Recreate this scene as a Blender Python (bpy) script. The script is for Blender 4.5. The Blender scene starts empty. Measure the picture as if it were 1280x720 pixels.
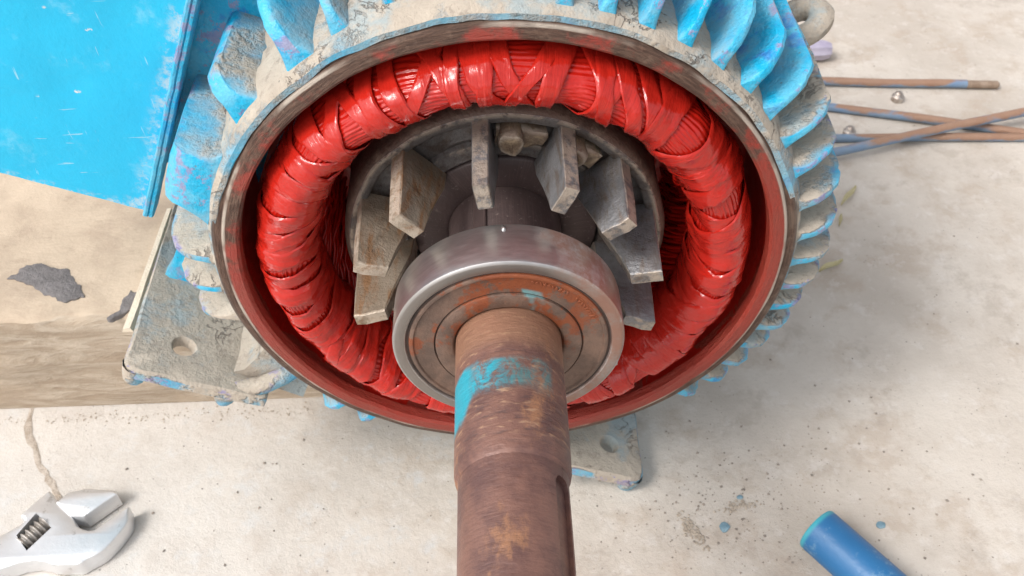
import bpy, math, random
from mathutils import Vector, noise, Matrix
R = math.radians
random.seed(7)
# ---------------------------------------------------------------- units
# everything is laid out in units of the motor's spigot radius (0.187 m),
# origin at the centre of the open end, X right, Y along the motor, Z up
S = 0.187
FLOOR = -1.56
OFF = Vector((0, 0, -FLOOR))
def W(p): return (Vector(p) + OFF) * S

sc = bpy.context.scene
col = sc.collection
# ---------------------------------------------------------------- camera
cd = bpy.data.cameras.new('camera'); cam = bpy.data.objects.new('camera', cd); col.objects.link(cam)
p_, y_, r_ = .793, .0018, -.0359
fw = Vector((math.sin(y_)*math.cos(p_), math.cos(y_)*math.cos(p_), -math.sin(p_)))
rt = Vector((math.cos(y_), -math.sin(y_), 0)); up = rt.cross(fw)
rt2 = rt*math.cos(r_) + up*math.sin(r_); up2 = -rt*math.sin(r_) + up*math.cos(r_)
mw = Matrix((rt2, up2, -fw)).transposed().to_4x4(); mw.translation = W((.0134, -2.4542, 2.4065))
cam.matrix_world = mw
cd.lens = 34.83; cd.sensor_width = 36; cd.clip_start = .01; cd.clip_end = 60
cd.dof.use_dof = True; cd.dof.focus_distance = 3.05*S; cd.dof.aperture_fstop = 18
sc.camera = cam
# ---------------------------------------------------------------- world, sun
EL, AZ = R(50), R(-124)         # bright side of the yard is to the left
sc.world = bpy.data.worlds.new('World'); wd = sc.world; wd.use_nodes = True
nt = wd.node_tree; nt.nodes.clear()
sk = nt.nodes.new('ShaderNodeTexSky'); sk.sky_type = 'NISHITA'; sk.sun_disc = False
sk.sun_elevation = EL; sk.sun_rotation = AZ; sk.dust_density = 4; sk.air_density = 1.0; sk.ozone_density = 1
hs = nt.nodes.new('ShaderNodeHueSaturation'); hs.inputs['Saturation'].default_value = .25
bg = nt.nodes.new('ShaderNodeBackground'); bg.inputs[1].default_value = .15
wo = nt.nodes.new('ShaderNodeOutputWorld')
nt.links.new(sk.outputs[0], hs.inputs['Color']); nt.links.new(hs.outputs[0], bg.inputs[0]); nt.links.new(bg.outputs[0], wo.inputs[0])
sd = bpy.data.lights.new('sun', 'SUN'); sd.energy = 1.05; sd.angle = R(17); sd.color = (1, .965, .925)
so = bpy.data.objects.new('sun', sd); col.objects.link(so)
sv = Vector((math.sin(AZ)*math.cos(EL), math.cos(AZ)*math.cos(EL), math.sin(EL)))
so.rotation_euler = sv.to_track_quat('Z', 'Y').to_euler(); so.location = W((-4, 2, 5))
vs = sc.view_settings; vs.view_transform = 'Standard'; vs.look = 'None'; vs.exposure = .72; vs.gamma = 1; vs.use_curve_mapping = False

# ---------------------------------------------------------------- node helper
class N:
    def __init__(s, name):
        s.m = bpy.data.materials.new(name); s.m.use_nodes = True; s.t = s.m.node_tree; s.t.nodes.clear()
        s.out = s.t.nodes.new('ShaderNodeOutputMaterial'); s.b = s.t.nodes.new('ShaderNodeBsdfPrincipled')
        s.t.links.new(s.b.outputs[0], s.out.inputs[0])
        tc = s.t.nodes.new('ShaderNodeTexCoord'); v = s.t.nodes.new('ShaderNodeVectorMath'); v.operation = 'SCALE'
        v.inputs[3].default_value = 1/S; s.t.links.new(tc.outputs['Object'], v.inputs[0]); s.P = v.outputs[0]
        sx = s.t.nodes.new('ShaderNodeSeparateXYZ'); s.t.links.new(s.P, sx.inputs[0]); s.x, s.y, s.z = sx.outputs
        g = s.t.nodes.new('ShaderNodeNewGeometry'); sn = s.t.nodes.new('ShaderNodeSeparateXYZ')
        s.t.links.new(g.outputs['Normal'], sn.inputs[0]); s.nx, s.ny, s.nz = sn.outputs
        oi = s.t.nodes.new('ShaderNodeObjectInfo'); s.rnd = oi.outputs['Random']
    def put(s, sock, v):
        if hasattr(v, 'is_output'): s.t.links.new(v, sock)
        elif isinstance(v, (tuple, list)): sock.default_value = (*v, 1) if len(v) == 3 and len(sock.default_value) == 4 else v
        else: sock.default_value = v
    def math(s, op, a, b=0, c=None, clamp=False):
        n = s.t.nodes.new('ShaderNodeMath'); n.operation = op; n.use_clamp = clamp
        s.put(n.inputs[0], a); s.put(n.inputs[1], b)
        if c is not None: s.put(n.inputs[2], c)
        return n.outputs[0]
    def vec(s, x, y, z):
        n = s.t.nodes.new('ShaderNodeCombineXYZ'); s.put(n.inputs[0], x); s.put(n.inputs[1], y); s.put(n.inputs[2], z); return n.outputs[0]
    def noise(s, scale, detail=4, rough=.6, vec=None, dist=0, off=None):
        n = s.t.nodes.new('ShaderNodeTexNoise'); n.inputs['Scale'].default_value = scale; n.inputs['Detail'].default_value = detail
        n.inputs['Roughness'].default_value = rough; n.inputs['Distortion'].default_value = dist
        v = vec or s.P
        if off is not None:
            a = s.t.nodes.new('ShaderNodeVectorMath'); a.operation = 'ADD'; s.put(a.inputs[0], v); s.put(a.inputs[1], (off, off*.7, -off)); v = a.outputs[0]
        s.t.links.new(v, n.inputs['Vector']); return n.outputs[0]
    def voro(s, scale, vec=None, feat='F1', out=0):
        n = s.t.nodes.new('ShaderNodeTexVoronoi'); n.feature = feat; n.inputs['Scale'].default_value = scale
        s.t.links.new(vec or s.P, n.inputs['Vector']); return n.outputs[out]
    def step(s, v, lo, hi):
        n = s.t.nodes.new('ShaderNodeMapRange'); n.interpolation_type = 'SMOOTHSTEP'; s.put(n.inputs[0], v)
        n.inputs[1].default_value = lo; n.inputs[2].default_value = hi; return n.outputs[0]
    def mix(s, f, a, b):
        n = s.t.nodes.new('ShaderNodeMix'); n.data_type = 'RGBA'; s.put(n.inputs[0], f); s.put(n.inputs[6], a); s.put(n.inputs[7], b); return n.outputs[2]
    def mixf(s, f, a, b):
        n = s.t.nodes.new('ShaderNodeMix'); s.put(n.inputs[0], f); s.put(n.inputs[2], a); s.put(n.inputs[3], b); return n.outputs[0]
    def bump(s, h, strength=.5, dist=.01, nrm=None):
        n = s.t.nodes.new('ShaderNodeBump'); n.inputs['Strength'].default_value = strength; n.inputs['Distance'].default_value = dist*S
        s.put(n.inputs['Height'], h)
        if nrm: s.t.links.new(nrm, n.inputs['Normal'])
        return n.outputs[0]
    def attr(s, name):
        n = s.t.nodes.new('ShaderNodeAttribute'); n.attribute_name = name; return n.outputs['Fac']
    def scaled(s, sx, sy, sz):
        n = s.t.nodes.new('ShaderNodeVectorMath'); n.operation = 'MULTIPLY'; s.t.links.new(s.P, n.inputs[0]); n.inputs[1].default_value = (sx, sy, sz); return n.outputs[0]
    def polar(s):
        """(angle, y, radius) round the motor's axis"""
        a = s.math('ARCTAN2', s.z, s.x); r = s.math('SQRT', s.math('ADD', s.math('MULTIPLY', s.x, s.x), s.math('MULTIPLY', s.z, s.z)))
        return a, r
    def done(s, color, rough=.6, metal=0, normal=None, spec=.5, coat=0, coat_rough=.1):
        s.put(s.b.inputs['Base Color'], color); s.put(s.b.inputs['Roughness'], rough); s.put(s.b.inputs['Metallic'], metal)
        s.b.inputs['Specular IOR Level'].default_value = spec
        s.put(s.b.inputs['Coat Weight'], coat); s.b.inputs['Coat Roughness'].default_value = coat_rough
        if normal: s.t.links.new(normal, s.b.inputs['Normal'])
        return s.m

def mul(n, *a):
    r = a[0]
    for b in a[1:]: r = n.math('MULTIPLY', r, b)
    return r

# ---------------------------------------------------------------- materials
def m_concrete():
    n = N('concrete_floor')
    big = n.noise(1.1, 5, .6); mid = n.noise(4.5, 6, .65, off=3); fine = n.noise(38, 4, .7, off=9); grain = n.noise(170, 2, .6, off=5)
    c = n.mix(n.step(big, .35, .68), (.545, .49, .43), (.445, .39, .335))
    c = n.mix(mul(n, n.step(mid, .48, .66), .6), c, (.40, .325, .26)); c = n.mix(mul(n, n.step(n.noise(3.1, 6, .7, off=55), .55, .68), .45), c, (.34, .285, .235)); c = n.mix(mul(n, n.step(n.noise(8, 6, .72, off=65), .53, .66), .4), c, (.60, .56, .52))
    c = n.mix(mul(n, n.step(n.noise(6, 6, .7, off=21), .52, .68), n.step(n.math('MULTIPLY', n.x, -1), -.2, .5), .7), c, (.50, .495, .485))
    c = n.mix(mul(n, n.step(n.math('MULTIPLY', n.x, -1), .2, 2.0), .5), c, (.64, .62, .59))  # paler towards the left: overexposed brightness put into the concrete colour
    c = n.mix(mul(n, n.step(fine, .55, .75), .35), c, (.36, .31, .26))
    c = n.mix(mul(n, n.step(n.voro(26), .13, .06), n.step(n.noise(2.2, 3, .6, off=31), .5, .62), .75), c, (.20, .17, .15))
    c = n.mix(mul(n, n.step(n.voro(13, n.scaled(1, 1.2, 1)), .09, .05), n.step(n.noise(3, 2, .6, off=13), .5, .6), .8), c, (.16, .14, .13))
    h = n.math('ADD', n.math('MULTIPLY', mid, .8), n.math('ADD', n.math('MULTIPLY', fine, .16), n.math('MULTIPLY', grain, .10)))
    return n.done(c, .92, 0, n.bump(h, .6, .03), .25)

def m_timber():
    n = N('weathered_timber')
    g = n.noise(2.6, 8, .72, n.scaled(.9, 2.0, 3.6), 1.6); g2 = n.noise(16, 6, .7, n.scaled(.6, 1.5, 3), .6); dirt = n.noise(2.2, 6, .65, off=4)
    front = n.step(n.math('MULTIPLY', n.ny, -1), .35, .75)
    wood = n.mix(n.step(g, .38, .64), (.41, .32, .235), (.57, .48, .38)); wood = n.mix(mul(n, n.step(g2, .52, .72), .6), wood, (.30, .215, .15))
    dust = n.mix(n.step(dirt, .4, .65), (.55, .44, .33), (.43, .335, .25)); dust = n.mix(mul(n, n.step(n.noise(11, 5, .7, off=2), .55, .7), .4), dust, (.34, .26, .19))
    c = n.mix(n.math('MULTIPLY', front, n.step(n.noise(3, 4, .6, off=8), .25, .5)), dust, wood)
    h = n.math('ADD', n.math('MULTIPLY', mul(n, g, n.mixf(front, .25, 1)), 1), n.math('MULTIPLY', n.noise(50, 3, .6), .12))
    return n.done(c, .9, 0, n.bump(h, .7, .035), .2)

BLUE = (.002, .30, .54); BLUE2 = (.008, .41, .62); PURP = (.04, .09, .46); DUSTC = (.56, .49, .40); GREY = (.33, .36, .37)
def m_casting(name, dust, up_bias=.3, bare=.45):
    n = N(name)
    wear = n.attr('wear')
    b = n.mix(n.noise(5, 3, .6), BLUE, BLUE2); b = n.mix(mul(n, n.step(n.noise(9, 4, .6, off=6), .56, .66), bare), b, PURP)
    greyb = n.mix(n.noise(14, 5, .7), (.17, .29, .36), (.36, .355, .33)); b = n.mix(mul(n, n.step(n.noise(6, 5, .7, off=44), .42, .6), .55), b, (.16, .43, .55)); d = n.mix(n.noise(7, 5, .65, off=2), (.54, .47, .385), (.27, .225, .18)); d = n.mix(mul(n, n.step(n.noise(3, 6, .7, off=81), .5, .62), .6), d, (.24, .34, .38)); d = n.mix(mul(n, n.step(n.noise(15, 6, .75, off=84), .54, .64), .5), d, (.20, .165, .135))
    nz = n.noise(4.0, 7, .68, off=11)
    k = n.math('ADD', n.math('MULTIPLY', n.nz, up_bias), n.math('ADD', n.math('MULTIPLY', nz, 2.2), dust - 1.45))
    k = n.math('SUBTRACT', k, mul(n, wear, .85, n.step(n.noise(4.5, 4, .65, off=71), .36, .60)))
    film = n.step(k, -.35, .35); cake = n.step(k, .15, .5)
    c = n.mix(n.math('MULTIPLY', film, .82), b, greyb); c = n.mix(cake, c, d)
    c = n.mix(mul(n, n.step(n.voro(30), .16, .08), n.step(n.noise(5, 3, .5, off=19), .5, .6), .6), c, (.13, .12, .11))
    chip = mul(n, n.step(wear, .55, .95), n.step(n.noise(12, 5, .75, off=15), .53, .6))
    c = n.mix(mul(n, chip, .85), c, n.mix(n.noise(30, 2), (.40, .33, .38), (.10, .12, .36)))
    h = n.math('ADD', n.math('MULTIPLY', cake, .7), n.math('ADD', n.math('MULTIPLY', n.noise(18, 5, .7), .6), n.math('MULTIPLY', n.noise(75, 3, .6), .2)))
    cr_ = mul(n, n.step(n.math('ABSOLUTE', n.math('SUBTRACT', n.noise(4.5, 5, .62, off=27, dist=1.2), .5)), .016, .004), n.step(n.noise(3.2, 2, .5, off=33), .5, .58), cake)
    h = n.math('SUBTRACT', h, n.math('MULTIPLY', cr_, .8)); c = n.mix(n.math('MULTIPLY', cr_, .6), c, (.16, .13, .11))
    return n.done(c, n.mixf(film, .36, .9), 0, n.bump(h, .8, .022), .4)

def m_boxpaint():
    n = N('box_blue_paint')
    c = n.mix(n.noise(2.2, 4, .6), (.003, .40, .67), (.012, .47, .71))
    c = n.mix(mul(n, n.step(n.noise(5, 7, .72, off=3), .55, .72), .38), c, (.30, .62, .76))
    sc1 = n.step(n.noise(3, 2, .5, n.scaled(26, 1, 2.2), .4, off=17), .715, .735); sc2 = n.step(n.noise(3, 2, .5, n.scaled(2, 1, 30), .4, off=47), .72, .74)
    c = n.mix(n.math('MULTIPLY', n.math('MAXIMUM', sc1, sc2), .55), c, (.42, .62, .68))
    sp = n.step(n.voro(7.5, n.scaled(1, 1, 1.6)), .11, .06)
    c = n.mix(mul(n, sp, n.step(n.noise(26, 4, .85, off=7), .46, .54), n.step(n.noise(3.3, 2, .5, off=61), .47, .53)), c, (.62, .60, .56))
    edge = mul(n, n.step(n.attr('wear'), .5, 1), n.step(n.noise(16, 5, .8), .45, .62))
    c = n.mix(mul(n, edge, .8), c, (.50, .55, .56))
    return n.done(c, .38, 0, n.bump(n.math('ADD', n.noise(7, 5, .6), n.math('MULTIPLY', n.noise(70, 3, .6), .15)), .3, .02), .5)

def m_red(name, c1, c2, rough=.14, ridge=0, dark=0):
    n = N(name)
    a, r = n.polar()
    c = n.mix(n.noise(6, 5, .6), c1, c2)
    c = n.mix(mul(n, n.step(n.noise(24, 4, .7, off=4), .6, .75), .3), c, (.22, .004, .004))
    h = n.math('ADD', n.math('MULTIPLY', n.noise(9, 3, .55), .9), n.math('MULTIPLY', n.noise(42, 3, .6, dist=.5), .09))
    if ridge:
        v = n.vec(n.math('MULTIPLY', a, 26), n.math('MULTIPLY', n.y, 3), n.math('MULTIPLY', r, 3))
        h = n.math('ADD', h, n.math('MULTIPLY', n.noise(2.2, 3, .55, v, .3), ridge))
    return n.done(c, n.mixf(n.noise(12, 4, .6, off=8), rough*.55, rough*1.9), 0, n.bump(h, .65, .02), .34, .3, .04)

def m_spigot():
    n = N('rusty_machined_rim')
    a, r = n.polar()
    circ = n.noise(4, 6, .7, n.vec(n.math('MULTIPLY', a, 3.2), n.math('MULTIPLY', n.y, 16), n.math('MULTIPLY', r, 26)))
    c = n.mix(n.step(circ, .36, .66), (.060, .032, .022), (.135, .078, .054)); c = n.mix(mul(n, n.step(n.noise(22, 5, .75, off=31), .52, .68), .4), c, (.21, .14, .10))
    c = n.mix(n.step(r, .985, 1.01), c, n.mix(n.noise(12, 5, .7), (.10, .11, .115), (.22, .17, .13)))
    redm = n.math('MULTIPLY', n.step(n.math('ADD', r, n.math('MULTIPLY', n.noise(14, 4, .7, off=6), .03)), .978, .962), n.step(n.math('ADD', n.noise(6, 6, .7, off=2), n.math('ADD', n.math('MULTIPLY', n.step(n.z, .45, -.25), .30), n.math('MULTIPLY', n.step(n.x, .55, .95), .12))), .50, .64))
    c = n.mix(n.math('MULTIPLY', redm, .85), c, n.mix(n.noise(9, 4, .6, off=7), (.36, .020, .012), (.26, .055, .035)))
    line = mul(n, n.step(n.math('ABSOLUTE', n.math('SUBTRACT', r, .958)), .008, .003), n.step(n.noise(3, 4, .6, off=9), .4, .6))
    c = n.mix(n.math('MULTIPLY', line, .8), c, (.50, .43, .36))
    c = n.mix(mul(n, n.step(n.noise(7, 5, .7, off=17), .54, .66), n.step(r, .962, .97), .45), c, (.20, .145, .108))
    h = n.math('ADD', circ, n.math('MULTIPLY', n.noise(50, 4, .7), .4))
    return n.done(c, n.mixf(redm, .66, .38), 0, n.bump(h, .8, .014), .4)

def m_rotor(name, c1, c2, c3, metal=.4, rough=.5, edge=True):
    n = N(name)
    c = n.mix(n.step(n.noise(6, 6, .65), .35, .65), c1, c2)
    st = n.noise(5, 6, .75, n.scaled(3, .8, 5), .5, off=5)
    c = n.mix(mul(n, n.step(st, .46, .64), .85), c, c3); c = n.mix(mul(n, n.step(n.noise(11, 6, .75, off=29), .55, .68), .6), c, (.075, .045, .03))
    w = n.attr('wear')
    if edge: c = n.mix(mul(n, n.step(w, .4, .9), n.step(n.noise(20, 4, .7), .38, .55), .75), c, (.46, .385, .31))
    h = n.math('ADD', n.noise(14, 5, .7), n.math('MULTIPLY', n.noise(70, 3, .7), .35))
    return n.done(c, n.mixf(st, rough-.08, rough+.15), metal, n.bump(h, .55, .016), .5)

def m_hub():
    n = N('dark_oiled_hub')
    a, r = n.polar()
    c = n.mix(n.noise(7, 5, .6), (.055, .038, .038), (.105, .072, .066)); c = n.mix(mul(n, n.step(n.noise(60, 2, .7, off=1), .62, .74), .5), c, (.25, .2, .18))
    k = n.noise(5, 4, .6, n.vec(n.math('MULTIPLY', a, 9), n.math('MULTIPLY', n.y, 1), r))
    return n.done(n.mix(mul(n, n.step(k, .5, .7), .35), c, (.16, .11, .10)), .48, .2, n.bump(n.noise(40, 4, .6), .3, .008), .5)

def m_shaft():
    n = N('rusty_brown_shaft')
    a, r = n.polar()
    rings = n.noise(4, 5, .6, n.vec(n.math('MULTIPLY', a, .7), n.math('MULTIPLY', n.y, 15), 0), .1)
    blot = n.noise(6.5, 6, .68, off=3)
    c = n.mix(n.step(blot, .36, .62), (.115, .058, .050), (.195, .098, .074))
    c = n.mix(mul(n, n.step(n.noise(5, 7, .75, n.scaled(1, .55, 1), off=9), .53, .66), .8), c, (.34, .165, .085))
    c = n.mix(mul(n, n.step(rings, .54, .70), n.step(n.y, -.84, -.78), .75), c, (.42, .26, .16))
    c = n.mix(mul(n, n.step(rings, .46, .34), n.step(n.y, -.88, -.8), .7), c, (.09, .055, .05))
    c = n.mix(mul(n, n.step(n.y, -.51, -.44), .55), c, n.mix(rings, (.40, .21, .115), (.23, .12, .075)))
    # band of brushed teal paint
    wob = n.math('MULTIPLY', n.math('SUBTRACT', n.noise(11, 4, .6, off=2), .5), .10)
    yy = n.math('ADD', n.y, wob)
    low = n.math('ADD', -.655, n.math('MULTIPLY', n.step(n.x, -.10, -.148), -.07))
    band = mul(n, n.step(yy, -.515, -.55), n.step(n.math('SUBTRACT', yy, low), -.012, .035), n.step(n.x, .135, .11), n.step(n.z, 0, .04))
    scr = n.step(n.noise(9, 7, .8, n.scaled(1.6, 1.2, 1), .8, off=23), .42, .62)
    c = n.mix(mul(n, band, n.math('MAXIMUM', scr, n.step(n.x, -.08, -.13)), .9), c, n.mix(n.step(n.math('ADD', n.x, n.math('MULTIPLY', blot, .12)), -.04, .1), (.010, .33, .43), (.06, .19, .20)))
    fine_h = n.math('MULTIPLY', n.noise(90, 3, .7), .3)  # fine surface grain, feeds only the bump height
    h = n.math('ADD', n.math('ADD', rings, n.math('MULTIPLY', blot, .6)), fine_h)
    return n.done(c, n.mixf(n.noise(14, 4, .6, off=6), .33, .56), .12, n.bump(h, .38, .012), .4)

def m_steel(name, rust=0):
    n = N(name)
    a, r = n.polar()
    br = n.noise(3.5, 6, .7, n.vec(n.math('MULTIPLY', a, 1.6), n.math('MULTIPLY', n.y, 22), n.math('MULTIPLY', r, 18)), .2)
    c = n.mix(n.step(br, .25, .75), (.44, .42, .405), (.56, .54, .525)); fr_ = n.step(n.math('MULTIPLY', n.ny, -1), .75, .95); c = n.mix(n.math('MULTIPLY', fr_, .75), c, n.mix(n.noise(10, 5, .7, off=9), (.17, .15, .135), (.27, .235, .21)))
    rr = n.math('ADD', n.noise(4, 6, .7, off=4), n.math('MULTIPLY', n.x, .8))
    k = n.step(rr, .50, .74)
    c = n.mix(mul(n, k, n.step(n.noise(7, 6, .75, off=77), .3, .55), .85), c, n.mix(n.noise(18, 5, .7), (.26, .11, .07), (.33, .19, .14)))
    c = n.mix(mul(n, n.step(n.noise(6, 6, .75, off=14), .60, .75), .3), c, (.30, .22, .18))
    return n.done(c, n.math('ADD', n.mixf(br, .26, .42), n.math('MULTIPLY', fr_, .16)), n.mixf(mul(n, k, .7), .92, .3), n.bump(n.math('ADD', n.math('MULTIPLY', br, .5), n.math('MULTIPLY', n.noise(60, 4), .3)), .10, .005), .5)

def m_seal():
    n = N('rusty_bearing_seal')
    a, r = n.polar()
    sm = n.noise(5, 6, .72, n.vec(n.math('MULTIPLY', a, .9), 0, n.math('MULTIPLY', r, 14)), .4)
    c = n.mix(n.step(n.noise(8, 6, .7), .35, .65), (.105, .068, .052), (.19, .118, .086))
    c = n.mix(mul(n, n.step(n.math('ADD', n.noise(6, 6, .72, off=3), n.math('MULTIPLY', n.z, .34)), .53, .6), .85), c, n.mix(n.noise(22, 5, .75), (.14, .024, .007), (.33, .085, .022)))
    c = n.mix(mul(n, n.step(n.noise(5, 3, .6, off=41), .56, .61), n.step(n.z, .1, .2), n.step(r, .262, .25), .75), c, (.14, .34, .36))
    c = n.mix(mul(n, n.step(n.noise(40, 3, .75, off=8), .62, .7), .6), c, (.09, .05, .04))
    return n.done(c, n.mixf(sm, .36, .62), .15, n.bump(n.noise(34, 5, .75), .45, .01), .5)

def m_plain(name, c1, c2, rough=.5, metal=0, sc_=8, bump=.3, wear=None):
    n = N(name)
    c = n.mix(n.step(n.noise(sc_, 5, .65), .35, .65), c1, c2)
    if wear: c = n.mix(n.step(n.noise(sc_*.6, 5, .7, off=12), .54, .6), c, wear)
    return n.done(c, rough, metal, n.bump(n.noise(sc_*5, 4, .7), bump, .012), .5)

def m_rod():
    n = N('rusty_painted_rod')
    k = n.noise(1.8, 5, .6, n.scaled(1, 2, 2), off=3)
    c = n.mix(n.noise(12, 5, .7), (.25, .13, .08), (.34, .22, .155))
    c = n.mix(mul(n, n.step(n.math('SUBTRACT', k, n.math('MULTIPLY', n.nz, .13)), .36, .46), .85), c, n.mix(n.noise(6, 3), (.07, .21, .42), (.24, .31, .34)))
    return n.done(c, .6, .1, n.bump(n.noise(40, 4, .7), .5, .012), .4)

def m_pvc():
    n = N('blue_plastic_pipe')
    c = n.mix(n.noise(4, 5, .6, n.scaled(.4, 1, 1)), (.012, .095, .235), (.02, .135, .31))
    c = n.mix(mul(n, n.step(n.noise(9, 6, .75, off=4), .58, .7), .4), c, (.22, .34, .42))
    c = n.mix(mul(n, n.step(n.attr('wear'), .3, .9), .85), c, (.05, .33, .38))
    return n.done(c, .42, 0, n.bump(n.noise(30, 4, .6), .2, .01), .5)

def m_chrome():
    n = N('satin_chrome')
    c = n.mix(n.noise(9, 5, .6), (.80, .80, .80), (.70, .70, .71))
    c = n.mix(mul(n, n.step(n.noise(11, 6, .75, off=3), .60, .68), .5), c, (.32, .30, .28))
    return n.done(c, n.mixf(n.noise(14, 5, .7), .3, .5), .75, n.bump(n.noise(45, 4, .7), .12, .01), .5)

M = dict(
    floor=m_concrete(), timber=m_timber(),
    cast=m_casting('dusty_blue_casting', .66, .4), clean=m_casting('bright_blue_casting', .04, .22, .6), half=m_casting('half_dusty_blue_casting', .52, .4, .5), hem=m_casting('grimy_blue_hem', .30, .2, .2), lug=m_casting('grey_dusty_lug', .95, .1, 0), lump=m_casting('dusty_side_casting', .26, .45, .15),
    foot=m_casting('dust_caked_casting', 1.0, .5), box=m_boxpaint(), boxdark=m_casting('grimy_box_side', .2, .3),
    red=m_red('red_varnish_tape', (.45, .017, .009), (.37, .014, .009), .075, .30), strand=m_red('red_varnish_wire', (.44, .011, .005), (.37, .010, .006), .11, 0),
    bore=m_red('red_painted_bore', (.46, .016, .009), (.38, .014, .008), .30), rim=m_spigot(),
    ring=m_rotor('brown_rotor_casting', (.07, .042, .032), (.12, .074, .056), (.16, .108, .078), .15, .55),
    alu=m_rotor('grey_cast_aluminium', (.13, .115, .108), (.20, .185, .178), (.10, .075, .06), .5, .48),
    blade=m_rotor('grey_fan_blade', (.15, .15, .155), (.25, .25, .255), (.15, .115, .09), .5, .44),
    blade_tan=m_rotor('tan_stained_fan_blade', (.20, .155, .11), (.31, .255, .195), (.24, .12, .05), .3, .52),
    weight=m_rotor('brown_balance_weight', (.13, .085, .055), (.24, .17, .115), (.36, .27, .17), .2, .6),
    hub=m_hub(), shaft=m_shaft(), steel=m_steel('bearing_steel'), seal=m_seal(),
    groove=m_plain('dark_groove', (.05, .035, .03), (.09, .06, .05), .6), rod=m_rod(), pvc=m_pvc(), chrome=m_chrome(),
    chromedark=m_plain('worn_steel_face', (.30, .27, .24), (.42, .39, .36), .42, .6),
    purple=m_plain('purple_grey_plastic', (.34, .30, .40), (.44, .40, .48), .35, 0, 5, .1), thread=m_plain('brown_thread', (.24, .17, .12), (.33, .25, .19), .6, .2, 20),
    tar=m_plain('dark_tar', (.14, .125, .12), (.20, .18, .175), .6, 0, 14, .8), sliver=m_plain('pale_wood', (.66, .56, .43), (.72, .63, .50), .8, 0, 10, .5),
    leaf=m_plain('dry_leaf', (.44, .38, .20), (.50, .44, .28), .7, 0, 12, .4), nut=m_plain('small_steel_nut', (.34, .28, .24), (.60, .56, .52), .3, .8, 20),
    chipb=m_plain('blue_paint_chip', (.12, .21, .26), (.22, .32, .37), .6, 0, 20), grit=m_plain('dark_grit', (.17, .145, .125), (.36, .30, .25), .9, 0, 20),
    crack=m_plain('sandy_joint', (.40, .33, .265), (.56, .49, .42), .95, 0, 16, 1.0),
    mud=m_plain('dried_mud', (.40, .33, .26), (.50, .42, .34), .95, 0, 20, 1.0))

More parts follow.
